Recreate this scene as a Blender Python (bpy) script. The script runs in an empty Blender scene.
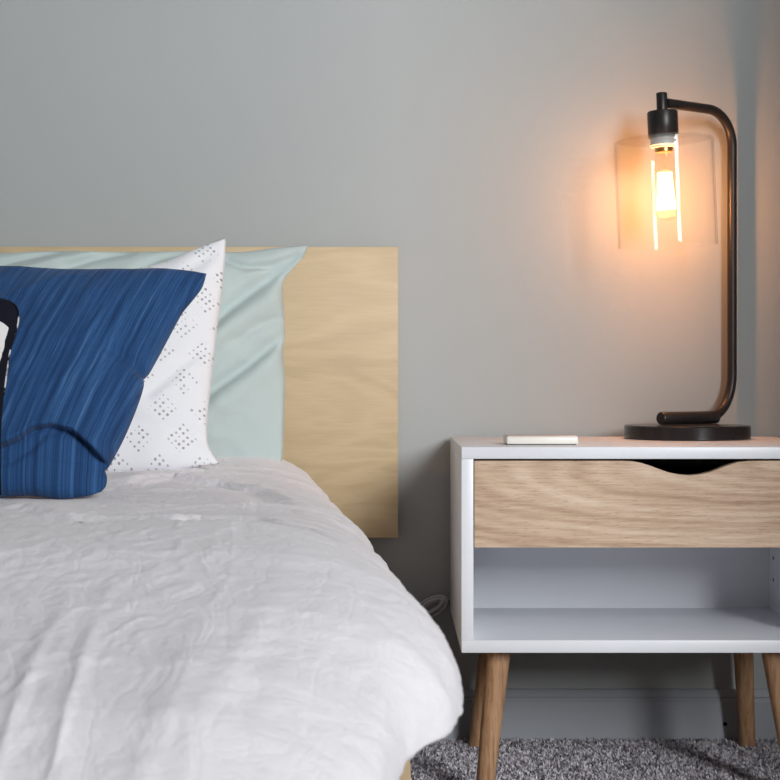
import bpy, bmesh, math, random
import numpy as np
from mathutils import Vector, noise, Matrix

random.seed(7)
rng = np.random.default_rng(11)
scene = bpy.context.scene
COL = scene.collection

# ------------------------------------------------------------------ camera
F, CX, CY, EYE = 1640.0, 388.0, 378.0, 0.563
cam_d = bpy.data.cameras.new('camera')
cam = bpy.data.objects.new('camera', cam_d)
COL.objects.link(cam)
cam.location = (0, 0, EYE)
cam.rotation_euler = (math.radians(90), 0, 0)
cam_d.sensor_width = 36
cam_d.lens = F / 780 * 36
cam_d.shift_x = (390 - CX) / 780
cam_d.shift_y = -(390 - CY) / 780
cam_d.dof.use_dof = True
cam_d.dof.focus_distance = 2.25
cam_d.dof.aperture_fstop = 26
cam_d.clip_start = 0.02
scene.camera = cam


def P(px, py, d):
    return Vector(((px - CX) * d / F, d, EYE - (py - CY) * d / F))


# ------------------------------------------------------------------ object helpers
def link(o, parent=None):
    COL.objects.link(o)
    if parent is not None:
        o.parent = parent
        o.matrix_parent_inverse = parent.matrix_world.inverted()
    return o


def thing(name, label, cat, loc=(0, 0, 0), group=None):
    o = bpy.data.objects.new(name, None)
    o.empty_display_size = 0.05
    o.location = loc
    COL.objects.link(o)
    o['label'] = label
    o['category'] = cat
    if group:
        o['group'] = group
    bpy.context.view_layer.update()
    return o


def tag(o, label, cat, group=None):
    o['label'] = label
    o['category'] = cat
    if group:
        o['group'] = group
    return o


def mesh_obj(name, bm, mat, parent=None, smooth=True, angle=None):
    bmesh.ops.recalc_face_normals(bm, faces=bm.faces)
    me = bpy.data.meshes.new(name)
    bm.to_mesh(me)
    bm.free()
    if smooth:
        for p in me.polygons:
            p.use_smooth = True
        if angle:
            me.set_sharp_from_angle(angle=math.radians(angle))
    me.materials.append(mat)
    o = bpy.data.objects.new(name, me)
    return link(o, parent)


def struct(name, bm, mat, parent=None):
    o = mesh_obj(name, bm, mat, parent, smooth=False)
    if parent is None:
        o['kind'] = 'structure'
    return o


def box(bm, x0, x1, y0, y1, z0, z1):
    v = [bm.verts.new(p) for p in ((x0, y0, z0), (x1, y0, z0), (x1, y1, z0), (x0, y1, z0),
                                   (x0, y0, z1), (x1, y0, z1), (x1, y1, z1), (x0, y1, z1))]
    for f in ((0, 3, 2, 1), (4, 5, 6, 7), (0, 1, 5, 4), (1, 2, 6, 5), (2, 3, 7, 6), (3, 0, 4, 7)):
        bm.faces.new([v[i] for i in f])


def box_bm(*a, bevel=0.0, seg=2):
    bm = bmesh.new()
    box(bm, *a)
    if bevel:
        bmesh.ops.bevel(bm, geom=bm.edges[:], offset=bevel, segments=seg, affect='EDGES', profile=0.5)
    return bm


def board(name, dims, mat, parent, bevel=0.0012, seg=2):
    return mesh_obj(name, box_bm(*dims, bevel=bevel, seg=seg), mat, parent, smooth=True, angle=35)


def tube(bm, pts, rad, n=20, cap=True):
    pts = [Vector(p) for p in pts]
    rads = rad if isinstance(rad, (list, tuple)) else [rad] * len(pts)
    rings, prev = [], None
    for i, p in enumerate(pts):
        t = (pts[min(i + 1, len(pts) - 1)] - pts[max(i - 1, 0)]).normalized()
        if prev is None:
            a = Vector((0, 0, 1)) if abs(t.z) < 0.9 else Vector((1, 0, 0))
            u = t.cross(a).normalized()
        else:
            u = (prev - t * prev.dot(t)).normalized()
        prev = u
        w = t.cross(u)
        rings.append([bm.verts.new(p + (u * math.cos(2 * math.pi * k / n) + w * math.sin(2 * math.pi * k / n)) * rads[i])
                      for k in range(n)])
    for a, b in zip(rings, rings[1:]):
        for k in range(n):
            bm.faces.new((a[k], a[(k + 1) % n], b[(k + 1) % n], b[k]))
    if cap:
        bm.faces.new(rings[0][::-1])
        bm.faces.new(rings[-1])


def lathe(bm, prof, n=48, closed=False, M=None):
    """prof: (r, z) list revolved about z; M: matrix to place it."""
    rings = []
    for r, z in prof:
        if r < 1e-6:
            rings.append([bm.verts.new((0, 0, z))])
        else:
            rings.append([bm.verts.new((r * math.cos(2 * math.pi * k / n), r * math.sin(2 * math.pi * k / n), z))
                          for k in range(n)])
    pairs = list(zip(rings, rings[1:]))
    if closed:
        pairs.append((rings[-1], rings[0]))
    for a, b in pairs:
        for k in range(n):
            k2 = (k + 1) % n
            if len(a) == 1 and len(b) == 1:
                continue
            if len(a) == 1:
                bm.faces.new((a[0], b[k], b[k2]))
            elif len(b) == 1:
                bm.faces.new((a[k], a[k2], b[0]))
            else:
                bm.faces.new((a[k], a[k2], b[k2], b[k]))
    if M is not None:
        bmesh.ops.transform(bm, matrix=M, verts=bm.verts)


# ------------------------------------------------------------------ material helpers
def srgb(r, g, b):
    f = lambda c: ((c / 255 + 0.055) / 1.055) ** 2.4 if c > 10 else c / 255 / 12.92
    return (f(r), f(g), f(b), 1)


class NT:
    def __init__(self, name):
        self.m = bpy.data.materials.new(name)
        self.m.use_nodes = True
        self.t = self.m.node_tree
        self.t.nodes.clear()
        self.out = self.t.nodes.new('ShaderNodeOutputMaterial')

    def n(self, kind, ins=None, **props):
        nd = self.t.nodes.new(kind)
        for k, v in props.items():
            setattr(nd, k, v)
        for k, v in (ins or {}).items():
            s = nd.inputs[k]
            if isinstance(v, bpy.types.NodeSocket):
                self.t.links.new(v, s)
            else:
                s.default_value = v
        return nd

    def math(self, op, a, b=0.0, c=None):
        d = {0: a, 1: b}
        if c is not None:
            d[2] = c
        return self.n('ShaderNodeMath', d, operation=op).outputs[0]

    def ramp(self, fac, stops, interp='LINEAR'):
        r = self.n('ShaderNodeValToRGB', {'Fac': fac})
        cr = r.color_ramp
        cr.interpolation = interp
        while len(cr.elements) < len(stops):
            cr.elements.new(0.5)
        for e, (p, c) in zip(cr.elements, stops):
            e.position = p
            e.color = c if len(c) == 4 else (*c, 1)
        return r.outputs['Color']

    def mix(self, fac, a, b, mode='MIX'):
        nd = self.n('ShaderNodeMix', data_type='RGBA', blend_type=mode)
        for i, v in ((0, fac), (6, a), (7, b)):
            if isinstance(v, bpy.types.NodeSocket):
                self.t.links.new(v, nd.inputs[i])
            else:
                nd.inputs[i].default_value = v
        return nd.outputs[2]

    def coord(self, which='Object', scale=(1, 1, 1), rot=(0, 0, 0), loc=(0, 0, 0)):
        tc = self.n('ShaderNodeTexCoord')
        mp = self.n('ShaderNodeMapping', {'Vector': tc.outputs[which], 'Scale': scale, 'Rotation': rot, 'Location': loc})
        return mp.outputs[0]

    def noise(self, vec, scale, detail=3.0, rough=0.5, dist=0.0):
        return self.n('ShaderNodeTexNoise', {'Vector': vec, 'Scale': scale, 'Detail': detail, 'Roughness': rough,
                                             'Distortion': dist}).outputs['Fac']

    def bump(self, h, strength=0.3, dist=0.001, normal=None):
        d = {'Height': h, 'Strength': strength, 'Distance': dist}
        if normal is not None:
            d['Normal'] = normal
        return self.n('ShaderNodeBump', d).outputs[0]

    def bsdf(self, color, rough=0.5, metal=0.0, normal=None, spec=0.5, sheen=0.0, emit=None, estr=0.0):
        d = {'Base Color': color, 'Roughness': rough, 'Metallic': metal, 'Specular IOR Level': spec}
        if normal is not None:
            d['Normal'] = normal
        if sheen:
            d['Sheen Weight'] = sheen
            d['Sheen Roughness'] = 0.5
        if emit is not None:
            d['Emission Color'] = emit
            d['Emission Strength'] = estr
        b = self.n('ShaderNodeBsdfPrincipled', d)
        self.t.links.new(b.outputs[0], self.out.inputs[0])
        return self.m


def mat_wall():
    t = NT('wall_paint')
    v = t.coord()
    n1 = t.noise(v, 350, 2)
    n2 = t.noise(v, 3, 3)
    col = t.mix(n2, srgb(170, 173, 172), srgb(176, 178, 177))
    return t.bsdf(col, 0.62, normal=t.bump(n1, 0.18, 0.0006), spec=0.3)


def mat_plain(name, col, rough=0.5, metal=0.0, bump=0.0, bscale=400, spec=0.5):
    t = NT(name)
    v = t.coord()
    n1 = t.noise(v, bscale, 2)
    n2 = t.noise(v, 9, 3)
    c2 = tuple(c * 0.93 for c in col[:3]) + (1,)
    return t.bsdf(t.mix(n2, col, c2), rough, metal, t.bump(n1, bump, 0.0005) if bump else None, spec)


def mat_oak():
    """pale sawn oak: streaked grain along x, swinging into cathedral arches"""
    t = NT('pale_oak')
    v = t.coord('Object')
    warp = t.n('ShaderNodeTexNoise', {'Vector': t.coord('Object', (3.2, 3.2, 6.5), loc=(1.7, 0, 0.4)), 'Scale': 1.0,
                                      'Detail': 2.0, 'Roughness': 0.45})
    sep = t.n('ShaderNodeSeparateXYZ', {0: v})
    # nested long ellipses about a point at the upper right give cathedral arches that run out flat to the left
    wf = t.math('MULTIPLY', t.math('SUBTRACT', warp.outputs['Fac'], 0.5), 0.022)
    ex = t.math('MULTIPLY', t.math('SUBTRACT', sep.outputs['X'], 0.53), 0.19)
    ez = t.math('SUBTRACT', sep.outputs['Z'], 0.450)
    r = t.math('SQRT', t.math('ADD', t.math('MULTIPLY', ex, ex), t.math('MULTIPLY', ez, ez)))
    h = t.math('ADD', r, wf)
    j1 = t.noise(t.coord('Object', (5, 5, 40)), 1.0, 3, 0.6)
    h = t.math('ADD', h, t.math('MULTIPLY', j1, 0.012))
    rings = t.math('SINE', t.math('MULTIPLY', h, 620.0))
    rings2 = t.math('SINE', t.math('MULTIPLY', h, 190.0))
    streak = t.noise(t.coord('Object', (14, 14, 330)), 1.0, 6, 0.68)
    patch = t.noise(t.coord('Object', (5, 5, 16)), 1.0, 3, 0.5)
    pore = t.noise(t.coord('Object', (75, 75, 900)), 1.0, 3, 0.6)
    f = t.math('ADD', t.math('MULTIPLY', rings, 0.05), t.math('MULTIPLY', rings2, 0.05))
    f = t.math('ADD', f, t.math('ADD', t.math('MULTIPLY', streak, 0.6), t.math('MULTIPLY', patch, 0.4)))
    c = t.ramp(f, [(0.28, srgb(158, 126, 103)), (0.45, srgb(189, 159, 134)), (0.58, srgb(205, 178, 153)),
                   (0.74, srgb(220, 197, 175))])
    pm = t.ramp(pore, [(0.33, (0.55, 0.47, 0.42)), (0.43, (1, 1, 1))])
    c = t.mix(0.6, c, pm, 'MULTIPLY')
    return t.bsdf(c, 0.55, normal=t.bump(pore, 0.15, 0.0004), spec=0.35)


def mat_leg():
    t = NT('leg_oak')
    streak = t.noise(t.coord('Object', (220, 220, 14)), 1.0, 4, 0.6)
    spots = t.noise(t.coord('Object', (420, 420, 60)), 1.0, 2)
    c = t.ramp(streak, [(0.3, srgb(138, 103, 74)), (0.5, srgb(171, 131, 98)), (0.7, srgb(190, 152, 118))])
    c = t.mix(0.5, c, t.ramp(spots, [(0.3, (0.55, 0.5, 0.45)), (0.4, (1, 1, 1))]), 'MULTIPLY')
    return t.bsdf(c, 0.5, spec=0.35)


def mat_ply():
    t = NT('birch_ply')
    wv = t.noise(t.coord('Object', (2.2, 2.2, 7)), 1.0, 3, 0.5, 0.6)
    fine = t.noise(t.coord('Object', (30, 30, 420)), 1.0, 3, 0.6)
    fig = t.math('SINE', t.math('MULTIPLY', wv, 60.0))
    f = t.math('ADD', t.math('MULTIPLY', fig, 0.07), t.math('ADD', t.math('MULTIPLY', fine, 0.3), t.math('MULTIPLY', wv, 0.55)))
    c = t.ramp(f, [(0.25, srgb(183, 160, 124)), (0.45, srgb(196, 173, 136)), (0.65, srgb(206, 184, 147))])
    return t.bsdf(c, 0.5, normal=t.bump(fine, 0.08, 0.0003), spec=0.4)


def weave(t, scale=900, which='UV'):
    v = t.coord(which)
    a = t.n('ShaderNodeTexWave', {'Vector': v, 'Scale': scale, 'Distortion': 1.0, 'Detail': 1.0}, bands_direction='X').outputs['Fac']
    b = t.n('ShaderNodeTexWave', {'Vector': v, 'Scale': scale, 'Distortion': 1.0, 'Detail': 1.0}, bands_direction='Y').outputs['Fac']
    return t.math('ADD', a, b)


def mat_linen(name, col, col2, crumple=0.5, sc=1.0):
    t = NT(name)
    v = t.coord('Object')

    def crease(vec, scale, width, dist):
        n = t.noise(vec, scale, 2.5, 0.5, dist)
        a = t.math('ABSOLUTE', t.math('SUBTRACT', n, 0.5))
        return t.n('ShaderNodeMapRange', {'Value': a, 'From Min': 0.0, 'From Max': width}, interpolation_type='SMOOTHSTEP').outputs[0]
    c1 = crease(v, 13 * sc, 0.10, 1.0)
    c2 = crease(t.coord('Object', (38 * sc, 14 * sc, 20 * sc), (0, 0, .5)), 1.0, 0.07, 0.8)
    c3 = crease(t.coord('Object', (24 * sc, 44 * sc, 50 * sc), (0, 0, -.4)), 1.0, 0.07, 0.8)
    c4 = crease(v, 75 * sc, 0.10, 0.6)
    n3 = t.noise(v, 900, 2)
    h = t.math('ADD', t.math('MULTIPLY', c1, 0.45), t.math('MULTIPLY', c2, 0.8))
    h = t.math('ADD', h, t.math('MULTIPLY', c3, 0.7))
    h = t.math('ADD', h, t.math('MULTIPLY', c4, 0.45))
    h = t.math('ADD', h, t.math('MULTIPLY', n3, 0.06))
    c = t.mix(t.noise(v, 7, 3), col, col2)
    return t.bsdf(c, 0.85, normal=t.bump(h, crumple, 0.003), spec=0.15, sheen=0.15)


def mat_blue():
    t = NT('indigo_stripe_cloth')
    n = t.noise(t.coord('UV', (70, 1.2, 1)), 1.0, 4, 0.65)
    n2 = t.noise(t.coord('UV', (230, 3.5, 1)), 1.0, 3, 0.7)
    slub = t.noise(t.coord('UV', (25, 130, 1)), 1.0, 3, 0.7)
    f = t.math('ADD', t.math('MULTIPLY', n, 0.6), t.math('MULTIPLY', n2, 0.4))
    c = t.ramp(f, [(0.3, srgb(22, 41, 72)), (0.45, srgb(33, 66, 110)), (0.58, srgb(52, 90, 138)), (0.74, srgb(112, 143, 182))])
    c = t.mix(0.25, c, t.ramp(slub, [(0.3, (0.6, 0.65, 0.7)), (0.7, (1.1, 1.1, 1.1))]), 'MULTIPLY')
    h = t.math('ADD', n2, t.math('MULTIPLY', slub, 0.7))
    return t.bsdf(c, 0.85, normal=t.bump(h, 0.25, 0.001), spec=0.15, sheen=0.1)


def mat_dots():
    """white cotton with small grey dots gathered into staggered diamonds (UV in metres)"""
    t = NT('white_dotted_cotton')
    tc = t.n('ShaderNodeTexCoord').outputs['UV']
    sep = t.n('ShaderNodeSeparateXYZ', {0: tc})
    u, v = sep.outputs[0], sep.outputs[1]

    def diamond(off):
        a = t.math('ADD', t.math('MULTIPLY', u, 1 / 0.056), off)
        b = t.math('ADD', t.math('MULTIPLY', v, 1 / 0.080), off)
        a = t.math('ABSOLUTE', t.math('SUBTRACT', t.math('FRACT', a), 0.5))
        b = t.math('ABSOLUTE', t.math('SUBTRACT', t.math('FRACT', b), 0.5))
        return t.math('LESS_THAN', t.math('ADD', a, t.math('MULTIPLY', b, 1.35)), 0.37)
    m = t.math('MAXIMUM', diamond(0.0), diamond(0.5))
    mp = t.n('ShaderNodeMapping', {'Vector': tc, 'Rotation': (0, 0, 0.785)}).outputs[0]
    vo = t.n('ShaderNodeTexVoronoi', {'Vector': mp, 'Scale': 132.0, 'Randomness': 0.25})
    dot = t.math('LESS_THAN', vo.outputs['Distance'], 0.25)
    pick = t.n('ShaderNodeSeparateColor', {0: vo.outputs['Color']}).outputs[0]
    on = t.math('GREATER_THAN', pick, 0.08)
    f = t.math('MULTIPLY', t.math('MULTIPLY', dot, on), m)
    dc = t.mix(pick, srgb(155, 150, 155), srgb(200, 194, 196))
    c = t.mix(f, srgb(236, 235, 238), dc)
    n = t.noise(tc, 90, 3)
    return t.bsdf(c, 0.85, normal=t.bump(n, 0.12, 0.002), spec=0.15, sheen=0.1)


def mat_print():
    """near-black cushion cloth with a pale printed shape (UV 0..1)"""
    t = NT('black_cushion_cloth')
    tc = t.n('ShaderNodeTexCoord').outputs['UV']
    sep = t.n('ShaderNodeSeparateXYZ', {0: tc})
    n = t.noise(tc, 9, 3)
    u = t.math('ADD', sep.outputs[0], t.math('MULTIPLY', t.math('SUBTRACT', n, 0.5), 0.03))
    a = t.math('MULTIPLY', t.math('GREATER_THAN', u, 0.60), t.math('LESS_THAN', u, 0.974))
    b = t.math('MULTIPLY', t.math('GREATER_THAN', sep.outputs[1], 0.42), t.math('LESS_THAN', sep.outputs[1], 0.84))
    f = t.math('MULTIPLY', a, b)
    c = t.mix(f, srgb(20, 22, 33), srgb(225, 222, 222))
    return t.bsdf(c, 0.85, normal=t.bump(t.noise(tc, 160, 2), 0.2, 0.001), spec=0.15)


def mat_edge():
    t = NT('worn_white_edge')
    n = t.noise(t.coord('Object'), 45, 2)
    c = t.ramp(n, [(0.53, srgb(22, 24, 36)), (0.58, srgb(215, 214, 216))])
    return t.bsdf(c, 0.8, spec=0.2)


def mat_carpet():
    t = NT('grey_carpet')
    v = t.coord('Object')
    n = t.n('ShaderNodeTexWhiteNoise', {'Vector': t.n('ShaderNodeVectorMath', {0: v, 1: (0.004, 0.004, 10)}, operation='SNAP').outputs[0]},
            noise_dimensions='3D').outputs['Value']
    n2 = t.noise(v, 24, 3)
    f = t.math('ADD', t.math('MULTIPLY', n, 0.75), t.math('MULTIPLY', n2, 0.25))
    c = t.ramp(f, [(0.1, srgb(84, 79, 86)), (0.4, srgb(160, 154, 162)), (0.65, srgb(214, 208, 214)), (0.95, srgb(244, 240, 243))])
    return t.bsdf(c, 0.95, spec=0.1)


def mat_glass(name, tint=(1, 1, 1, 1), ior=0.011):
    t = NT(name)
    fc0 = t.n('ShaderNodeLayerWeight', {'Blend': 0.5}).outputs['Facing']
    tc = t.mix(t.math('POWER', fc0, 9.0), tint, tuple(c * .5 for c in tint[:3]) + (1,))
    tr = t.n('ShaderNodeBsdfTransparent', {'Color': tc})
    gl = t.n('ShaderNodeBsdfGlossy', {'Color': (1, 1, 1, 1), 'Roughness': 0.03})
    fc = t.n('ShaderNodeLayerWeight', {'Blend': 0.5}).outputs['Facing']
    fr = t.math('ADD', t.math('MULTIPLY', t.math('POWER', fc, 6.0), 0.4), ior)
    mx = t.n('ShaderNodeMixShader', {0: fr, 1: tr.outputs[0], 2: gl.outputs[0]})
    t.t.links.new(mx.outputs[0], t.out.inputs[0])
    return t.m


def mat_emit(name, col, s):
    t = NT(name)
    e = t.n('ShaderNodeEmission', {'Color': col, 'Strength': s})
    t.t.links.new(e.outputs[0], t.out.inputs[0])
    return t.m


M_WALL = mat_wall()
M_TRIM = mat_plain('grey_white_trim_paint', srgb(172, 175, 182), 0.4, bump=0.03)
M_CEIL = mat_plain('ceiling_paint', srgb(180, 180, 180), 0.8, bump=0.2)
M_WHITE = mat_plain('white_laminate', srgb(232, 233, 238), 0.38, bump=0.04, bscale=700)
M_DARK = mat_plain('drawer_inside', srgb(38, 40, 46), 0.6)
M_HOLE = mat_plain('hole_black', srgb(14, 14, 15), 0.8)
M_OAK = mat_oak()
M_LEG = mat_leg()
M_PLY = mat_ply()
M_BRONZE = mat_plain('dark_bronze', (0.045, 0.038, 0.037, 1), 0.38, 0.5, spec=0.5)
M_BASE = mat_plain('dark_bronze_disc', (0.028, 0.025, 0.026, 1), 0.22, 0.35, spec=0.5)
M_GLASS = mat_glass('clear_shade_glass', (0.99, 0.99, 0.99, 1))
M_BULB = mat_glass('clear_bulb_glass', (1.0, 0.97, 0.92, 1), 0.03)
M_BRASS = mat_plain('brass', (0.75, 0.5, 0.18, 1), 0.3, 1.0)
M_CERAM = mat_plain('socket_ring', srgb(240, 236, 230), 0.3)
M_FIL = mat_emit('glowing_filament', (1.0, 0.58, 0.22, 1), 22.0)
M_DUVET = mat_linen('white_grey_linen', srgb(235, 231, 234), srgb(228, 223, 226), 0.14)
M_SAGE = mat_linen('sage_cotton', srgb(192, 203, 200), srgb(184, 196, 193), 0.05)
M_BLUE = mat_blue()
M_DOTS = mat_dots()
M_PRINT = mat_print()
M_EDGE = mat_edge()
M_CARPET = mat_carpet()
M_MATT = mat_plain('mattress_ticking', srgb(225, 223, 220), 0.8, bump=0.2)
M_PHONE = mat_plain('cream_shell', srgb(238, 232, 224), 0.35)
M_PHONE_TOP = mat_plain('rose_glass_face', srgb(205, 178, 165), 0.15)
M_PHONE_DARK = mat_plain('dark_seam', srgb(60, 55, 55), 0.4)
M_CORD = mat_plain('grey_plastic_cord', srgb(200, 200, 204), 0.25)

# ------------------------------------------------------------------ setting
YB = 2.550            # back wall
XR, YR = 1.0, 1.0   # right wall stub beside the nightstand ends at YR
XL, XE, YF, ZC = -3.2, 4.2, -2.1, 3.25
struct('wall_back', box_bm(XL - .1, XE + .1, YB, YB + .1, -.05, ZC), M_WALL)
bm = bmesh.new()
box(bm, XR, XE, YR, YB, 0, ZC)
box(bm, XE, XE + .1, YF, YR, -.05, ZC)
struct('wall_right', bm, M_WALL)
struct('wall_left', box_bm(XL - .1, XL, YF, YB, -.05, ZC), M_WALL)
WX0, WX1, WZ0, WZ1 = 1.55, 3.05, 1.10, 3.10
bm = bmesh.new()
box(bm, XL, WX0, YF - .1, YF, -.05, ZC)
box(bm, WX1, XE, YF - .1, YF, -.05, ZC)
box(bm, WX0, WX1, YF - .1, YF, -.05, WZ0)
box(bm, WX0, WX1, YF - .1, YF, WZ1, ZC)
struct('wall_front', bm, M_WALL)
struct('ceiling', box_bm(XL - .1, XE + .1, YF - .1, YB + .1, ZC, ZC + .1), M_CEIL)
win = thing('window_1', 'white framed window in the wall opposite the bed', 'window', (WX0, YF, WZ0))
win['kind'] = 'structure'
bm = bmesh.new()
for a in ((WX0, WX0 + .05, WZ0, WZ1), (WX1 - .05, WX1, WZ0, WZ1), (WX0, WX1, WZ0, WZ0 + .05), (WX0, WX1, WZ1 - .05, WZ1)):
    box(bm, a[0], a[1], YF - .08, YF - .03, a[2], a[3])
mesh_obj('window_frame', bm, M_TRIM, win, smooth=False)

# floor slab and its pile
struct('floor', box_bm(XL - .1, XE + .1, YF - .1, YB + .1, -.06, 0), M_CARPET)


FEET = [(.1265, 2.178, .0135), (.545, 2.178, .0135), (.133, 2.492, .0135), (.5465, 2.492, .0135), (-.05, .85, .021), (-.05, 2.35, .021)]


def pile(x0, x1, y0, y1, step, h, w):
    gx, gy = np.meshgrid(np.arange(x0, x1, step), np.arange(y0, y1, step))
    p = np.stack([gx.ravel(), gy.ravel()], 1) + rng.uniform(-.5, .5, (gx.size, 2)) * step
    n = len(p)
    keep = np.ones(n, bool)
    for fx, fy, fr in FEET:
        keep &= np.hypot(p[:, 0] - fx, p[:, 1] - fy) > fr
    p = p[keep]
    n = len(p)
    ang = rng.uniform(0, 2 * math.pi, n)
    lean = rng.normal(0, 0.45, (n, 2)) * h
    hh = h * rng.uniform(.65, 1.1, n)
    dx, dy = np.cos(ang) * w / 2, np.sin(ang) * w / 2
    V = np.zeros((n, 5, 3))
    V[:, 0] = np.stack([p[:, 0] - dx, p[:, 1] - dy, np.full(n, -.0005)], 1)
    V[:, 1] = np.stack([p[:, 0] + dx, p[:, 1] + dy, np.full(n, -.0005)], 1)
    V[:, 2] = np.stack([p[:, 0] + dx * .9 + lean[:, 0] * .4, p[:, 1] + dy * .9 + lean[:, 1] * .4, hh * .6], 1)
    V[:, 3] = np.stack([p[:, 0] - dx * .9 + lean[:, 0] * .4, p[:, 1] - dy * .9 + lean[:, 1] * .4, hh * .6], 1)
    V[:, 4] = np.stack([p[:, 0] + lean[:, 0], p[:, 1] + lean[:, 1], hh], 1)
    base = np.arange(n) * 5
    quads = np.stack([base, base + 1, base + 2, base + 3], 1)
    tris = np.stack([base + 3, base + 2, base + 4], 1)
    return V.reshape(-1, 3), quads, tris


V, Q, T = pile(-.15, 1.0, 1.8, YB - .018, .0027, .0085, .0032)
me = bpy.data.meshes.new('carpet_pile')
me.vertices.add(len(V))
me.vertices.foreach_set('co', V.ravel())
loops = np.concatenate([Q.ravel(), T.ravel()])
me.loops.add(len(loops))
me.loops.foreach_set('vertex_index', loops.astype(np.int32))
starts = np.concatenate([np.arange(len(Q)) * 4, len(Q) * 4 + np.arange(len(T)) * 3])
me.polygons.add(len(starts))
me.polygons.foreach_set('loop_start', starts.astype(np.int32))
me.update(calc_edges=True)
me.validate()
me.materials.append(M_CARPET)
pile_o = link(bpy.data.objects.new('carpet_pile', me))
pile_o['kind'] = 'stuff'
tag(pile_o, 'mottled grey carpet pile covering the floor under the nightstand and bed', 'carpet')

# baseboard with a stepped top
bm = bmesh.new()
prof = [(0, 0), (-.015, 0), (-.015, .062), (-.012, .066), (-.012, .068), (-.0135, .070), (-.010, .076), (-.007, .080), (0, .080)]
for x in (XL, XR):
    for y, z in prof:
        bm.verts.new((x, YB + y, z))
bm.verts.ensure_lookup_table()
k = len(prof)
for i in range(k):
    j = (i + 1) % k
    bm.faces.new((bm.verts[i], bm.verts[j], bm.verts[k + j], bm.verts[k + i]))
bm.faces.new(bm.verts[0:k])
bm.faces.new(bm.verts[k:2 * k])
bb = struct('baseboard_back', bm, M_TRIM)
bm = bmesh.new()
c = P(725, 724, YB - .0155)
lathe(bm, [(0, 0), (.0032, 0), (.0032, .0012), (0, .0012)], 12)
bmesh.ops.transform(bm, matrix=Matrix.Translation(c) @ Matrix.Rotation(math.radians(90), 4, 'X'), verts=bm.verts)
mesh_obj('nail_hole', bm, M_HOLE, bb)

# ------------------------------------------------------------------ nightstand
NX0, NX1, NY0, NY1, NZ0, NZ1 = 0.0962, 0.5932, 2.149, 2.535, 0.2026, 0.4726
T = .0158
ns = thing('nightstand', 'white nightstand with a pale oak drawer front, open shelf and splayed wooden legs', 'nightstand',
           ((NX0 + NX1) / 2, (NY0 + NY1) / 2, 0))
board('top_panel', (NX0, NX1, NY0, NY1, NZ1 - T, NZ1), M_WHITE, ns)
board('bottom_panel', (NX0, NX1, NY0, NY1, NZ0, NZ0 + T + .001), M_WHITE, ns)
board('side_panel', (NX0, NX0 + T, NY0 + .0003, NY1, NZ0 + T + .001, NZ1 - T), M_WHITE, ns, .0006)
TR = .0235
sp = board('side_panel', (NX1 - TR, NX1, NY0 + .0003, NY1, NZ0 + T + .001, NZ1 - T), M_WHITE, ns, .0006)
board('back_panel', (NX0 + T, NX1 - TR, 2.450, 2.458, NZ0 + T + .001, NZ1 - T), M_WHITE, ns, .0003)
DZ0 = EYE - (547.5 - CY) / 763
board('divider_panel', (NX0 + T, NX1 - TR, NY0 + .03, 2.450, DZ0 + .004, DZ0 + .014), M_WHITE, ns, .0006)
for yy in (NY0 + .075, NY0 + .275):
    for zz in (DZ0 - .012, DZ0 - .044, DZ0 - .076):
        bm = bmesh.new()
        lathe(bm, [(0, 0), (.0025, 0), (.0025, .001), (0, .001)], 12)
        bmesh.ops.transform(bm, matrix=Matrix.Translation((NX1 - TR - .0006, yy, zz)) @ Matrix.Rotation(math.radians(90), 4, 'Y'), verts=bm.verts)
        mesh_obj('peg_hole', bm, M_HOLE, sp)
# drawer: front with a scooped finger cut-out, box behind
drw = bpy.data.objects.new('drawer', None)
drw.empty_display_size = .05
drw.location = ((NX0 + NX1) / 2, NY0, DZ0)
link(drw, None)
bpy.context.view_layer.update()
drw.parent = ns
drw.matrix_parent_inverse = ns.matrix_world.inverted()
fx0, fx1 = NX0 + T + .0012, NX1 - TR - .0012
fz1 = EYE - (460.9 - CY) / 763


def cutz(x):
    px = CX + x * 763
    pts = [(622, 460.9), (632, 461.3), (641, 462.9), (650, 465.6), (660, 469.4), (670, 472.8), (680, 474.8), (690, 475.4), (700, 474.6),
           (710, 472.2), (720, 468.4), (730, 464.6), (739, 462.1), (748, 461.1), (756, 460.9)]
    if px <= pts[0][0] or px >= pts[-1][0]:
        return fz1
    for (a, b), (c, d) in zip(pts, pts[1:]):
        if a <= px <= c:
            return EYE - (b + (d - b) * (px - a) / (c - a) - CY) / 763


bm = bmesh.new()
xs = np.concatenate([np.linspace(fx0, .30, 10)[:-1], np.linspace(.30, .50, 70), np.linspace(.50, fx1, 8)[1:]])
rows = []
for y in (NY0 + .0005, NY0 + .0165):
    rows.append(([bm.verts.new((x, y, DZ0)) for x in xs], [bm.verts.new((x, y, cutz(x))) for x in xs]))
for i in range(len(xs) - 1):
    (fb, ft), (bb_, bt) = rows
    bm.faces.new((fb[i], fb[i + 1], ft[i + 1], ft[i]))
    bm.faces.new((bb_[i + 1], bb_[i], bt[i], bt[i + 1]))
    bm.faces.new((ft[i], ft[i + 1], bt[i + 1], bt[i]))
    bm.faces.new((fb[i + 1], fb[i], bb_[i], bb_[i + 1]))
for i in (0, -1):
    bm.faces.new((rows[0][0][i], rows[0][1][i], rows[1][1][i], rows[1][0][i]))
mesh_obj('drawer_front', bm, M_OAK, drw, smooth=True, angle=30)
bm = bmesh.new()
bx0, bx1, by0, by1, bz0, bz1 = NX0 + T + .012, NX1 - TR - .012, NY0 + .017, 2.44, DZ0 + .016, fz1 - .022
box(bm, bx0, bx1, by0, by1, bz0, bz0 + .006)
box(bm, bx0, bx0 + .012, by0, by1, bz0, bz1)
box(bm, bx1 - .012, bx1, by0, by1, bz0, bz1)
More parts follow.
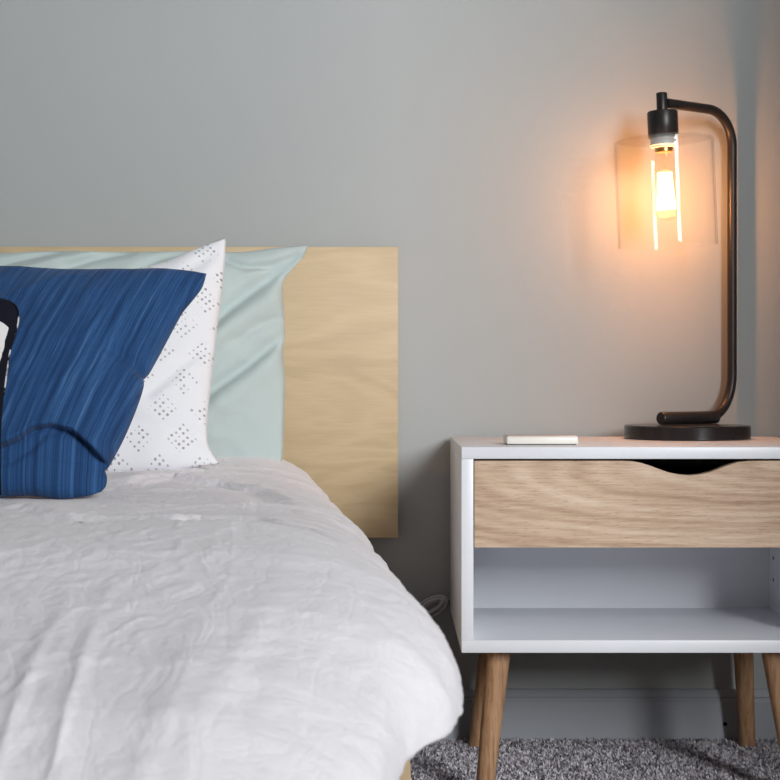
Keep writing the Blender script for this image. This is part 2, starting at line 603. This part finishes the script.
box(bm, bx0, bx1, by1 - .012, by1, bz0, bz1)
mesh_obj('drawer_box', bm, M_DARK, drw, smooth=False)
# legs: splayed, tapering
for (tx, ty, fx, fy) in ((.1490, 2.195, .1265, 2.178), (.5145, 2.195, .545, 2.178), (.1600, 2.475, .133, 2.492), (.534, 2.475, .5465, 2.492)):
    bm = bmesh.new()
    a, b = Vector((tx, ty, NZ0 + .0005)), Vector((fx, fy, 0))
    tube(bm, [a, a.lerp(b, .25), a.lerp(b, .6), a.lerp(b, .97), b], [.0158, .0149, .0135, .0120, .0112], 24)
    mesh_obj('leg', bm, M_LEG, ns, angle=50)

# ------------------------------------------------------------------ lamp
PX, PY = .5308, 2.530
U = Vector((-.8014, -.5979, 0))     # from the pole towards the bulb
TOPZ = NZ1 + .0003
lamp = thing('table_lamp', 'dark bronze table lamp with a clear glass cylinder shade and glowing filament bulb', 'lamp',
             (.4457, 2.445, TOPZ))
BC = Vector((.4457, 2.443, TOPZ))
bm = bmesh.new()
R = .0930
lathe(bm, [(0, 0), (R - .002, 0), (R, .001), (R, .0185), (R - .0015, .0200), (0, .0203)], 96, M=Matrix.Translation(BC))
mesh_obj('base', bm, M_BASE, lamp, angle=40)
pr = .0073
zb = TOPZ + .0203 + .0098
PO = Vector((PX, PY, 0))


def pt(s, z):
    return PO + U * s + Vector((0, 0, z))


pts = []
a_, b_ = .052, .066
pts.append(pt(.075, zb))
for k in range(0, 13):
    th = math.pi / 2 * k / 12
    pts.append(pt(a_ - a_ * math.sin(th), zb + b_ - b_ * math.cos(th)))
za = .9725
ra, rb = .052, .052
for z in np.linspace(zb + b_ + .02, za - rb - .01, 8):
    pts.append(pt(0, z))
for k in range(0, 15):
    th = math.pi / 2 * k / 14
    pts.append(pt(ra - ra * math.cos(th), za - rb + rb * math.sin(th)))
pts.append(pt(.1, za))
pts.append(pt(.147, za))
bm = bmesh.new()
tube(bm, pts, pr, 24)
mesh_obj('pole', bm, M_BRONZE, lamp, angle=60)
bm = bmesh.new()
q0, q1 = pt(.036, zb), pt(.157, zb)
tube(bm, [q0, q0 + U * .0012, q1 - U * .0012, q1], [.0086, .0097, .0097, .0088], 28)
mesh_obj('base_bar', bm, M_BRONZE, lamp, angle=50)
SX = pt(.1499, 0)
tilt = Matrix.Rotation(math.radians(-2.3), 4, 'Y')
piv = Vector((SX.x - .003, SX.y, za))
TM = Matrix.Translation(piv) @ tilt @ Matrix.Translation((0, 0, -za))
bm = bmesh.new()
lathe(bm, [(0, .9590), (.0082, .9590), (.0082, .9862), (.0074, .9874), (0, .9874)], 32, M=TM)
mesh_obj('stem', bm, M_BRONZE, lamp, angle=50)
bm = bmesh.new()
lathe(bm, [(0, .9200), (.0218, .9200), (.0226, .9208), (.0226, .9580), (.0216, .9597), (0, .9600)], 48, M=TM)
mesh_obj('socket_cup', bm, M_BRONZE, lamp, angle=50)
# glass shade: shouldered cylinder, open below
gt = .0022
ro, z0, z1 = .0735, .7590, .9180
prof = [(ro - .0004, z0), (ro, z0 + .001), (ro, z1 - .003), (ro - .003, z1), (.021, z1 + .0015), (.021, z1 + .0015 - gt),
        (ro - .004, z1 - gt), (ro - gt, z1 - .005), (ro - gt, z0 + .001), (ro - gt + .0004, z0)]
bm = bmesh.new()
lathe(bm, prof, 96, closed=True, M=TM)
shade = mesh_obj('lamp_shade', bm, M_GLASS, lamp, angle=12)
bm = bmesh.new()
lathe(bm, [(0, .9209), (.0205, .9209), (.0205, .9170), (.0185, .9155), (.0185, .9135), (.0205, .9120), (.0205, .9090), (.0185, .9075),
           (.0185, .9060), (.0120, .9045), (0, .9045)], 40, M=TM)
mesh_obj('socket_ring', bm, M_CERAM, lamp, angle=40)
bulb = bpy.data.objects.new('bulb', None)
bulb.empty_display_size = .02
bulb.location = TM @ Vector((0, 0, .90))
link(bulb)
bpy.context.view_layer.update()
bulb.parent = lamp
bulb.matrix_parent_inverse = lamp.matrix_world.inverted()
bm = bmesh.new()
lathe(bm, [(0, .9090), (.0128, .9090), (.0135, .907), (.0127, .905), (.0135, .903), (.0127, .901), (.0138, .8985), (0, .8985)], 32, M=TM)
mesh_obj('screw_base', bm, M_BRASS, bulb, angle=60)
bm = bmesh.new()
lathe(bm, [(.0118, .8985), (.0122, .893), (.0140, .884), (.0172, .870), (.0200, .852), (.0212, .832), (.0200, .817), (.0160, .806),
           (.0090, .799), (0, .797)], 48, M=TM)
mesh_obj('bulb_glass', bm, M_BULB, bulb)
bm = bmesh.new()
for k in range(10):
    a0 = 2 * math.pi * k / 10
    r0, r1 = .0088, .0128
    ztop, zbot = .868, .814
    p0 = TM @ Vector((r0 * math.cos(a0), r0 * math.sin(a0), ztop))
    p1 = TM @ Vector((r1 * math.cos(a0 + .25), r1 * math.sin(a0 + .25), zbot))
    tube(bm, [p0, p0.lerp(p1, .5), p1], .0019, 8)
mesh_obj('filament', bm, M_FIL, bulb)
bm = bmesh.new()
lathe(bm, [(.0035, .8985), (.003, .885), (.0022, .876), (.0016, .85), (.0012, .812), (0, .810)], 16, M=TM)
mesh_obj('filament_stem', bm, M_BULB, bulb)
ld = bpy.data.lights.new('bulb_light', 'POINT')
ld.energy = 5.8
ld.color = (1.0, 0.38, 0.115)
ld.shadow_soft_size = .012
lo = bpy.data.objects.new('bulb_light', ld)
lo.location = TM @ Vector((0, 0, .842))
COL.objects.link(lo)

# ------------------------------------------------------------------ small things
ph = thing('smartphone', 'slim cream-white phone lying flat on the nightstand top left of the lamp', 'phone', (.19, 2.25, NZ1))
y0 = 2.205
x0, x1 = (506.5 - CX) * y0 / F, (578.5 - CX) * y0 / F
mesh_obj('phone_body', box_bm(x0, x1, y0, y0 + .066, NZ1 + .0012, NZ1 + .0118, bevel=.0024, seg=3), M_PHONE, ph, angle=40)
mesh_obj('phone_face', box_bm(x0 + .002, x1 - .002, y0 + .002, y0 + .064, NZ1 + .0116, NZ1 + .0126, bevel=.0004), M_PHONE_TOP, ph, angle=40)
mesh_obj('phone_back', box_bm(x0 + .003, x1 - .003, y0 + .0035, y0 + .063, NZ1 + .0002, NZ1 + .0014), M_PHONE_DARK, ph, smooth=False)

# bundled cord hanging at the wall beside the nightstand
bm = bmesh.new()
ctr = P(431, 610, 2.528)
for j in range(7):
    pts = []
    for k in range(33):
        th = 2 * math.pi * k / 32
        e = Vector((math.cos(th) * (.026 - .0035 * (j % 4)), 0, math.sin(th) * (.006 + .0018 * (j % 5))))
        e.rotate(Matrix.Rotation(math.radians(-28), 3, 'Y'))
        pts.append(ctr + e + Vector((0, -.003 * j + .009 + .002 * math.sin(3 * th), .0012 * j)))
    tube(bm, pts, .0022, 8)
out_c = Vector((.20, YB, .33))
tube(bm, [ctr + Vector((.018, .002, .008)), ctr + Vector((.024, .0135, .012)), ctr + Vector((.05, .0145, .03)), Vector((.17, 2.5425, .27)), Vector((.195, 2.5425, .31)), Vector((.198, 2.5425, .33))], .0022, 8)
tube(bm, [ctr + Vector((-.022, .004, -.012)), ctr + Vector((-.05, .008, -.026)), ctr + Vector((-.09, .01, -.05)), ctr + Vector((-.14, .01, -.10))], .0024, 8)
tag(mesh_obj('power_cord', bm, M_CORD), 'bundled grey power cord against the wall left of the nightstand', 'cord')

# ------------------------------------------------------------------ bed
bed = thing('bed', 'low bed frame with a pale plywood headboard panel against the grey wall', 'bed', (-.74, 1.6, 0))
HBX1, HBZ0, HBZ1, HBY = .0155, .3175, .7645, 2.5165
hb = board('headboard', (-1.50, HBX1, HBY, HBY + .018, HBZ0, HBZ1), M_PLY, bed, .0012)
for x in (-.35, -1.15):
    board('headboard_post', (x - .04, x + .04, HBY + .018, YB - .017, .05, .70), M_PLY, bed)
for x0, x1 in ((-.006, .019), (-1.499, -1.474)):
    board('side_rail', (x0, x1, .74, HBY, .10, .235), M_PLY, bed)
board('foot_rail', (-1.474, -.006, .74, .765, .10, .235), M_PLY, bed)
board('slat_deck', (-1.474, -.006, .765, HBY, .20, .215), M_PLY, bed)
for x in (-.05, -1.43):
    for y in (.85, 2.35):
        bm = bmesh.new()
        tube(bm, [(x, y, .20), (x, y, 0)], [.024, .018], 20)
        mesh_obj('leg', bm, M_LEG, bed, angle=50)
mt = mesh_obj('mattress', box_bm(-1.36, -.13, .80, 2.40, .2155, .385, bevel=.035, seg=4), M_MATT, None, angle=60)
tag(mt, 'white mattress under the rumpled duvet on the bed frame', 'mattress')

# ------------------------------------------------------------------ duvet


def interp(tab, d):
    ds = [r[0] for r in tab]
    out = []
    for c in range(1, len(tab[0])):
        out.append(float(np.interp(d, ds, [r[c] for r in tab])))
    return out


# d : outermost X, height of the shoulder, height of the top, hem height, hem X
DUV = [
    # d     Xs     zs     ztop   zhem  xhem
    (.66, -.030, .260, .295, .16, -.040),
    (.72, -.022, .310, .366, .20, -.030),
    (.78, -.012, .345, .408, .25, -.022),
    (.83, .002, .358, .426, .30, -.014),
    (.865, .012, .364, .434, .345, -.008),
    (.885, .023, .367, .438, .350, -.005),
    (.905, .036, .369, .442, .350, -.003),
    (.94, .0435, .372, .447, .352, -.002),
    (1.0, .042, .370, .456, .345, .000),
    (1.12, .029, .362, .458, .30, -.004),
    (1.35, .015, .362, .434, .24, -.006),
    (1.55, .006, .356, .418, .22, -.008),
    (1.9, -.024, .354, .420, .22, -.014),
    (2.1, -.053, .360, .428, .22, -.018),
    (2.25, -.075, .366, .438, .23, -.022),
    (2.38, -.103, .372, .456, .24, -.030),
    (2.47, -.120, .370, .446, .25, -.050),
]


def duvet_point(s, t):
    """t: along y (d), s in [-1, 2]: <0..1 across the top, 1..2 down the right side (mirrored on the left)"""
    Xs, zs, zt, zh, xh = interp(DUV, t)
    return Xs, zs, zt, zh, xh


def smooth01(x):
    x = min(1, max(0, x))
    return x * x * (3 - 2 * x)


NA, NS = 220, 60
XC = -.74
rows = []
dl = np.concatenate([np.linspace(.655, .83, 56)[:-1], np.linspace(.83, 1.2, 110)[:-1], np.linspace(1.2, 2.47, 260)])
uv_rows = []
WS = .135
for d in dl:
    Xs, zs, zt, zh, xh = interp(DUV, d)
    right = []
    # top from the middle to the shoulder start
    xa = Xs - WS
    for k in range(NA):
        f = k / NA
        f = 1 - (1 - f) ** 1.25
        x = XC + (xa - XC) * f
        right.append((x, zt + .004 * math.sin(f * 3.1)))
    # rounded shoulder
    ns_ = 36
    for k in range(ns_ + 1):
        th = math.pi / 2 * k / ns_
        right.append((xa + WS * math.sin(th) ** .9, zs + (zt - zs) * math.cos(th) ** .9))
    # tuck / hang to the hem
    nh = 24
    for k in range(1, nh + 1):
        f = k / nh
        right.append((Xs + (xh - Xs) * smooth01(f) , zs + (zh - zs) * f))
    left = [(2 * XC - x, z) for x, z in right[1:]][::-1]
    rows.append(left + right)


def on_top(px, py, z=.428):
    d = F * (EYE - z) / (py - CY)
    return ((px - CX) * d / F, d)


FOLDS = [([on_top(*q) for q in c], amp) for c, amp in (
    ([(90, 532), (140, 522), (200, 512), (255, 513), (295, 527), (325, 552)], .009),
    ([(-60, 548), (0, 540), (50, 538), (100, 545), (150, 545), (200, 531)], .009),
    ([(120, 488), (170, 482), (220, 484), (260, 489), (290, 502)], .008),
    ([(-40, 512), (20, 510), (70, 516), (110, 512)], .005))]


def wrinkle(x, y, z, side):
    p = Vector((x, y, z))
    a = 0.0
    # broad puffiness
    a += .010 * noise.noise(p * 4.2 + Vector((3, 1, 0)))
    # long soft folds, running across the bed near the pillows
    q = Vector((x * 2.2 + .5 * noise.noise(p * 3), y * 8.5 + 1.5 * noise.noise(p * 2.2), z * 3))
    wfar = smooth01((y - 1.0) / .5)
    r = 1 - abs(noise.noise(q + Vector((0, 5.2, 1))))
    a += .004 * wfar * (r ** 3 - .4) * (1 - .8 * side)
    q2 = Vector((x * 4 + y * 1.5, y * 13, z * 5))
    r2 = 1 - abs(noise.noise(q2 + Vector((7, 0, 2))))
    a += .0030 * wfar * (r2 ** 6 - .3) * (1 - .5 * side)
    # creases running down the hanging side and over the foot
    wn = 1 - smooth01((y - .80) / .16)
    q5 = Vector((x * 26 + .5 * noise.noise(p * 6), y * 3, z * 3 + 4))
    a += .0034 * wn * ((1 - abs(noise.noise(q5))) ** 6 - .3)
    q6 = Vector((y * 11, (x - z) * 3.5, 2.5))
    a += .0030 * side * ((1 - abs(noise.noise(q6))) ** 4 - .35)
    # the few long folds in front of the pillows
    for poly, amp in FOLDS:
        best, sg = 1e9, 0
        for (ax, ay), (bx, by) in zip(poly, poly[1:]):
            ux, uy = bx - ax, by - ay
            t = max(0, min(1, ((x - ax) * ux + (y - ay) * uy) / (ux * ux + uy * uy)))
            ex, ey = x - ax - ux * t, y - ay - uy * t
            dd = math.hypot(ex, ey)
            if dd < best:
                best, sg = dd, (1 if ux * ey - uy * ex > 0 else -1)
                en = 1 - .9 * abs(2 * t - 1) ** 3 if len(poly) == 2 else 1
        if best < .15:
            ends = min(math.hypot(x - poly[0][0], y - poly[0][1]), math.hypot(x - poly[-1][0], y - poly[-1][1]))
            k = smooth01(ends / .07)
            a += amp * k * (math.exp(-best / .05) * (1 - math.exp(-(best / .010) ** 2)) if sg > 0 else -1.1 * math.exp(-best / .018) * (1 - math.exp(-(best / .010) ** 2)) + .2 * math.exp(-((best - .05) / .03) ** 2))
    # fine crumple
    q4 = p * 44 + Vector((noise.noise(p * 22), noise.noise(p * 22 + Vector((9, 2, 5))), 0)) * 1.2
    a += .0012 * ((1 - abs(noise.noise(q4))) ** 9 - .3)
    return a


G = np.zeros((len(rows), len(rows[0]), 3))
for i, (d, r) in enumerate(zip(dl, rows)):
    for j, (x, z) in enumerate(r):
        G[i, j] = (x, d, z)
du = np.gradient(G, axis=0)
dv = np.gradient(G, axis=1)
nrm = np.cross(dv, du)
nrm /= np.linalg.norm(nrm, axis=2, keepdims=True) + 1e-9
if nrm[len(dl) // 2, G.shape[1] // 2, 2] < 0:
    nrm = -nrm
bm = bmesh.new()
vs = []
for i in range(G.shape[0]):
    row = []
    for j in range(G.shape[1]):
        x, y, z = G[i, j]
        side = smooth01((abs(nrm[i, j, 0]) - .3) / .5)
        a = wrinkle(x, y, z, side)
        row.append(bm.verts.new(Vector(G[i, j]) + Vector(nrm[i, j]) * a))
    vs.append(row)
for i in range(len(vs) - 1):
    for j in range(len(vs[0]) - 1):
        bm.faces.new((vs[i][j], vs[i][j + 1], vs[i + 1][j + 1], vs[i + 1][j]))
# hanging end over the foot of the bed
prev = vs[0]
for k in range(1, 7):
    cur = []
    for j, v in enumerate(vs[0]):
        x, y, z = v.co
        f = k / 6
        cur.append(bm.verts.new((x * (1 - .01 * f), .655 - .012 * f + .004 * math.sin(x * 40) * f, z + (min(z, .14) - z) * f)))
    for j in range(len(cur) - 1):
        bm.faces.new((cur[j], cur[j + 1], prev[j + 1], prev[j]))
    prev = cur
duv = mesh_obj('duvet', bm, M_DUVET)
so = duv.modifiers.new('thick', 'SOLIDIFY')
so.thickness = .006
so.offset = -1
tag(duv, 'rumpled white linen duvet spread over the bed, spilling over its right side', 'duvet')

# ------------------------------------------------------------------ pillows


class Plane:
    """leaning plane: passes through (., d0, z0), tilted back by `lean` degrees, turned by `yaw` degrees"""

    def __init__(self, d0, z0, lean, yaw=0.0, x0=-.25):
        l, y = math.radians(lean), math.radians(yaw)
        self.o = Vector((x0, d0, z0))
        self.r = Vector((math.cos(y), math.sin(y), 0))
        self.u = Vector((-math.sin(y) * math.sin(l), math.cos(y) * math.sin(l), math.cos(l)))
        self.n = self.r.cross(self.u).normalized()      # towards the camera
        if self.n.y > 0:
            self.n = -self.n

    def loc(self, px, py):
        c = Vector((0, 0, EYE))
        ray = Vector(((px - CX) / F, 1, -(py - CY) / F))
        t = (self.o - c).dot(self.n) / ray.dot(self.n)
        w = c + ray * t - self.o
        return Vector((w.dot(self.r), w.dot(self.u)))

    def world(self, a, b, h):
        return self.o + self.r * a + self.u * b + self.n * h


def polyline(pts, n):
    """resample a polyline, smoothed a little, to n+1 points by arc length"""
    p = [Vector(q) for q in pts]
    fine = []
    for i in range(len(p) - 1):
        a, b, c, d = p[max(i - 1, 0)], p[i], p[i + 1], p[min(i + 2, len(p) - 1)]
        for k in range(12):
            t = k / 12
            fine.append(.5 * ((2 * b) + (c - a) * t + (2 * a - 5 * b + 4 * c - d) * t * t + (3 * b - a - 3 * c + d) * t ** 3))
    fine.append(p[-1])
    L = [0]
    for a, b in zip(fine, fine[1:]):
        L.append(L[-1] + (b - a).length)
    out = []
    for k in range(n + 1):
        s = L[-1] * k / n
        i = min(max(int(np.searchsorted(L, s)) - 1, 0), len(fine) - 2)
        f = (s - L[i]) / max(L[i + 1] - L[i], 1e-9)
        out.append(fine[i].lerp(fine[i + 1], f))
    return out


def pillow(name, mat, pl, top, right, bottom, left, tf, tb, creases=(), N=110, pw=.55, wr=.003, seed=0, uvm=False, uvq=None, parent=None, extra=None):
    """Coons patch between four pixel-measured edges, puffed on both faces"""
    E = [polyline([pl.loc(*q) for q in e], N) for e in (top, right, bottom, left)]
    Tp, Rt, Bt, Lf = E
    crs = [([pl.loc(*q) for q in c[0]], c[1], c[2]) for c in creases]
    bm = bmesh.new()
    uvl = bm.loops.layers.uv.new('UVMap')
    uv = {}

    def dseg(p, poly):
        best = 1e9
        sgn = 0
        for a, b in zip(poly, poly[1:]):
            ab = b - a
            t = max(0, min(1, (p - a).dot(ab) / ab.length_squared))
            q = a + ab * t
            dd = (p - q).length
            if dd < best:
                best = dd
                sgn = ab.x * (p.y - q.y) - ab.y * (p.x - q.x)
        return best, (1 if sgn > 0 else -1)
    if uvq:
        Qp = [pl.loc(*q) for q in uvq]      # TL, TR, BR, BL of a straight-sided frame for the weave

        def quad_uv(p):
            f = min((Qp[0].y - p.y) / (Qp[0].y - Qp[3].y), .82)
            xl = Qp[0].x + (Qp[3].x - Qp[0].x) * f
            xr = Qp[1].x + (Qp[2].x - Qp[1].x) * f
            return ((p.x - xl) / (xr - xl), 1 - f)
    grid = {}
    off = Vector((seed * 3.1, seed * 1.7, seed))
    for face in (0, 1):
        for i in range(N + 1):
            u = i / N
            for j in range(N + 1):
                v = j / N      # 0 top, 1 bottom
                edge = i in (0, N) or j in (0, N)
                if face == 1 and edge:
                    grid[1, i, j] = grid[0, i, j]
                    continue
                p = (1 - v) * Tp[i] + v * Bt[i] + (1 - u) * Lf[j] + u * Rt[j] \
                    - ((1 - u) * (1 - v) * Tp[0] + u * (1 - v) * Tp[N] + (1 - u) * v * Bt[0] + u * v * Bt[N])
                prof = (max(0, 4 * u * (1 - u)) ** pw) * (max(0, 4 * v * (1 - v)) ** pw)
                h = prof * (tf if face == 0 else -tb)
                sy = 0.0
                q3 = Vector((p.x, p.y, 0)) + off
                w = wr * (1 - abs(noise.noise(q3 * 14))) ** 3 + wr * .8 * noise.noise(q3 * 7) + .35 * wr * noise.noise(q3 * 34)
                h += w * min(1, prof * 2.5) * (1 if face == 0 else -1)
                if face == 0:
                    for poly, wd, dp in crs:
                        dd, sg = dseg(p, poly)
                        k = min(1, prof * 4)
                        if wd < 0:      # a fold whose upper flap overhangs the lower part
                            x = dd * sg
                            m = min(1, max(0, .5 + x / .005))
                            m = m * m * (3 - 2 * m)
                            h += m * dp * math.exp(-abs(x) / .04) * k - (1 - m) * dp * .9 * math.exp(-abs(x) / .02) * k
                            sy = -.011 * m * math.exp(-abs(x) / .014) * k
                        else:
                            h -= dp * math.exp(-(dd / wd) ** 2) * k
                    if extra:
                        h += extra(p, u, v, prof)
                vv = bm.verts.new(pl.world(p.x, p.y + sy, h))
                grid[face, i, j] = vv
                uv[vv] = (p.x, p.y) if uvm else (u, 1 - v)
                if uvq:
                    uv[vv] = quad_uv(p)
    for face in (0, 1):
        for i in range(N):
            for j in range(N):
                q = [grid[face, i, j], grid[face, i + 1, j], grid[face, i + 1, j + 1], grid[face, i, j + 1]]
                if len(set(q)) < 3:
                    continue
                try:
                    fc = bm.faces.new(q if face == 1 else q[::-1])
                except ValueError:
                    continue
                for lp in fc.loops:
                    lp[uvl].uv = uv[lp.vert]
    return mesh_obj(name, bm, mat, parent)


# sage pillow against the headboard
pl_g = Plane(2.365, .445, 9, 0)
o = pillow('sage_pillow', M_SAGE, pl_g,
           top=[(-150, 262), (-60, 254), (0, 253), (60, 251), (130, 252), (190, 251), (240, 252), (275, 248), (309, 245)],
           right=[(309, 245), (303, 257), (292, 270), (283.5, 283), (284, 310), (285, 335), (283, 352), (285, 380), (284, 420), (283, 452), (281, 466)],
           bottom=[(-150, 466), (60, 468), (200, 468), (281, 466)],
           left=[(-150, 262), (-163, 350), (-150, 466)],
           tf=.050, tb=.055, seed=2, wr=.004,
           creases=[([(303, 256), (270, 279), (240, 303), (212, 330)], .010, .014), ([(282, 338), (250, 366), (208, 398)], .009, .013),
                    ([(290, 290), (250, 318), (205, 350)], .016, -.012), ([(284, 350), (255, 382), (210, 420)], .016, -.009),
                    ([(296, 256), (268, 268), (245, 270), (226, 262)], .006, .010), ([(284, 318), (262, 326), (238, 344)], .006, .005),
                    ([(60, 254), (20, 264), (-20, 276)], .007, .009), ([(130, 254), (95, 262), (70, 272)], .007, .009),
                    ([(190, 254), (160, 262), (140, 274)], .007, .008), ([(95, 254), (60, 264), (30, 274)], .009, -.007)])
tag(o, 'pale sage green pillow standing at the back against the plywood headboard', 'pillow')

# white dotted pillow
pl_w = Plane(2.215, .4375, 20, 4)
o = pillow('dotted_pillow', M_DOTS, pl_w,
           top=[(-120, 275), (-20, 276), (60, 274), (125, 271), (165, 262), (195, 249), (226, 237.5)],
           right=[(226, 237.5), (225, 262), (221, 300), (216, 340), (211, 385), (208, 415), (207.5, 440), (212, 452), (220, 464)],
           bottom=[(-120, 480), (20, 480), (110, 473), (170, 470), (220, 464)],
           left=[(-120, 275), (-134, 370), (-120, 480)],
           tf=.055, tb=.050, seed=5, wr=.003, uvm=True,
           creases=[([(205, 350), (178, 376), (150, 402)], .010, .006), ([(215, 255), (190, 275), (165, 290)], .010, .004),
                    ([(208, 440), (165, 432), (125, 428)], .012, .004)])
tag(o, 'white pillow with grey dotted diamonds, leaning between the blue cushion and sage pillow', 'pillow')

# indigo cushion, slumped so its lower edge folds
pl_b = Plane(1.90, .428, 36, 2)
crease_b = [(-60, 470), (0, 463), (22, 456), (40, 444), (58, 440), (76, 443), (94, 455), (109, 466)]


o = pillow('indigo_cushion', M_BLUE, pl_b,
           top=[(-150, 266), (-60, 268), (0, 270.5), (60, 273), (120, 272.5), (160, 270.5), (190, 271.5), (206.5, 273.5)],
           right=[(206.5, 273.5), (202, 288), (192, 301), (183, 312), (170, 335), (158, 357), (150, 371), (144, 377), (143.5, 388),
                  (136, 410), (126, 434), (116, 454), (109, 466), (105, 469), (107, 477), (106, 486), (101, 492)],
           bottom=[(-250, 500), (-120, 498), (0, 495), (30, 494), (58, 498), (85, 496), (101, 492)],
           left=[(-150, 266), (-195, 360), (-250, 500)],
           tf=.058, tb=.048, seed=9, wr=.0028, N=200, pw=.5, uvq=[(-150, 272), (206, 272), (96, 495), (-250, 495)],
           creases=[(crease_b, -1, .011), ([(143, 378), (128, 371), (112, 366)], .008, .006), ([(-10, 474), (12, 473), (34, 462), (46, 452)], .005, .004)])
tag(o, 'indigo blue striped cushion slumped on the duvet in front of the white dotted pillow', 'cushion')

# near-black printed cushion, only its right edge in the picture
pl_k = Plane(1.80, .432, 30, 3)
ct = thing('black_cushion', 'near-black cushion with a white print at the left edge, before the blue cushion', 'cushion', (-.45, 1.80, .432))
rt = [(17, 308), (18.5, 320), (15, 336), (10, 352), (7, 372), (4, 395), (1.5, 425), (1, 460), (1.5, 495)]
pillow('cushion_cover', M_PRINT, pl_k,
       top=[(-230, 300), (-120, 296), (-40, 297), (0, 299), (10, 302), (17, 308)],
       right=rt, bottom=[(-230, 500), (-100, 502), (-30, 500), (1.5, 495)], left=[(-230, 300), (-240, 400), (-230, 500)],
       tf=.05, tb=.03, seed=12, N=80, parent=ct)
bm = bmesh.new()
pp = polyline([pl_k.loc(*q) for q in [(0, 299), (10, 302)] + rt[:6]], 60)
tube(bm, [pl_k.world(p.x, p.y, .0008) for p in pp], .0010, 8)
mesh_obj('cushion_edging', bm, M_EDGE, ct)

# ------------------------------------------------------------------ light
ad = bpy.data.lights.new('window_daylight', 'AREA')
ad.shape = 'RECTANGLE'
ad.size, ad.size_y = WX1 - WX0 - .1, WZ1 - WZ0 - .1
ad.energy = 168
ad.spread = math.radians(120)
ad.color = (0.95, 0.985, 1.0)
al = bpy.data.objects.new('window_daylight', ad)
al.location = ((WX0 + WX1) / 2, YF - .02, (WZ0 + WZ1) / 2)
dirv = Vector((-.42, 1, -.18))
al.rotation_euler = (math.radians(90), 0, 0)
COL.objects.link(al)
w = bpy.data.worlds.new('world')
w.use_nodes = True
w.node_tree.nodes['Background'].inputs[0].default_value = (.8, .9, 1, 1)
w.node_tree.nodes['Background'].inputs[1].default_value = .6
scene.world = w

# ------------------------------------------------------------------ view
vs_ = scene.view_settings
vs_.view_transform = 'Standard'
vs_.look = 'None'
vs_.exposure = 0.0
vs_.gamma = 1.0
vs_.use_curve_mapping = False
scene.cycles.use_denoising = True
scene.cycles.max_bounces = 10
scene.cycles.diffuse_bounces = 5
scene.cycles.transparent_max_bounces = 24
scene.cycles.caustics_reflective = False
scene.cycles.caustics_refractive = False
scene.cycles.sample_clamp_indirect = 4.0
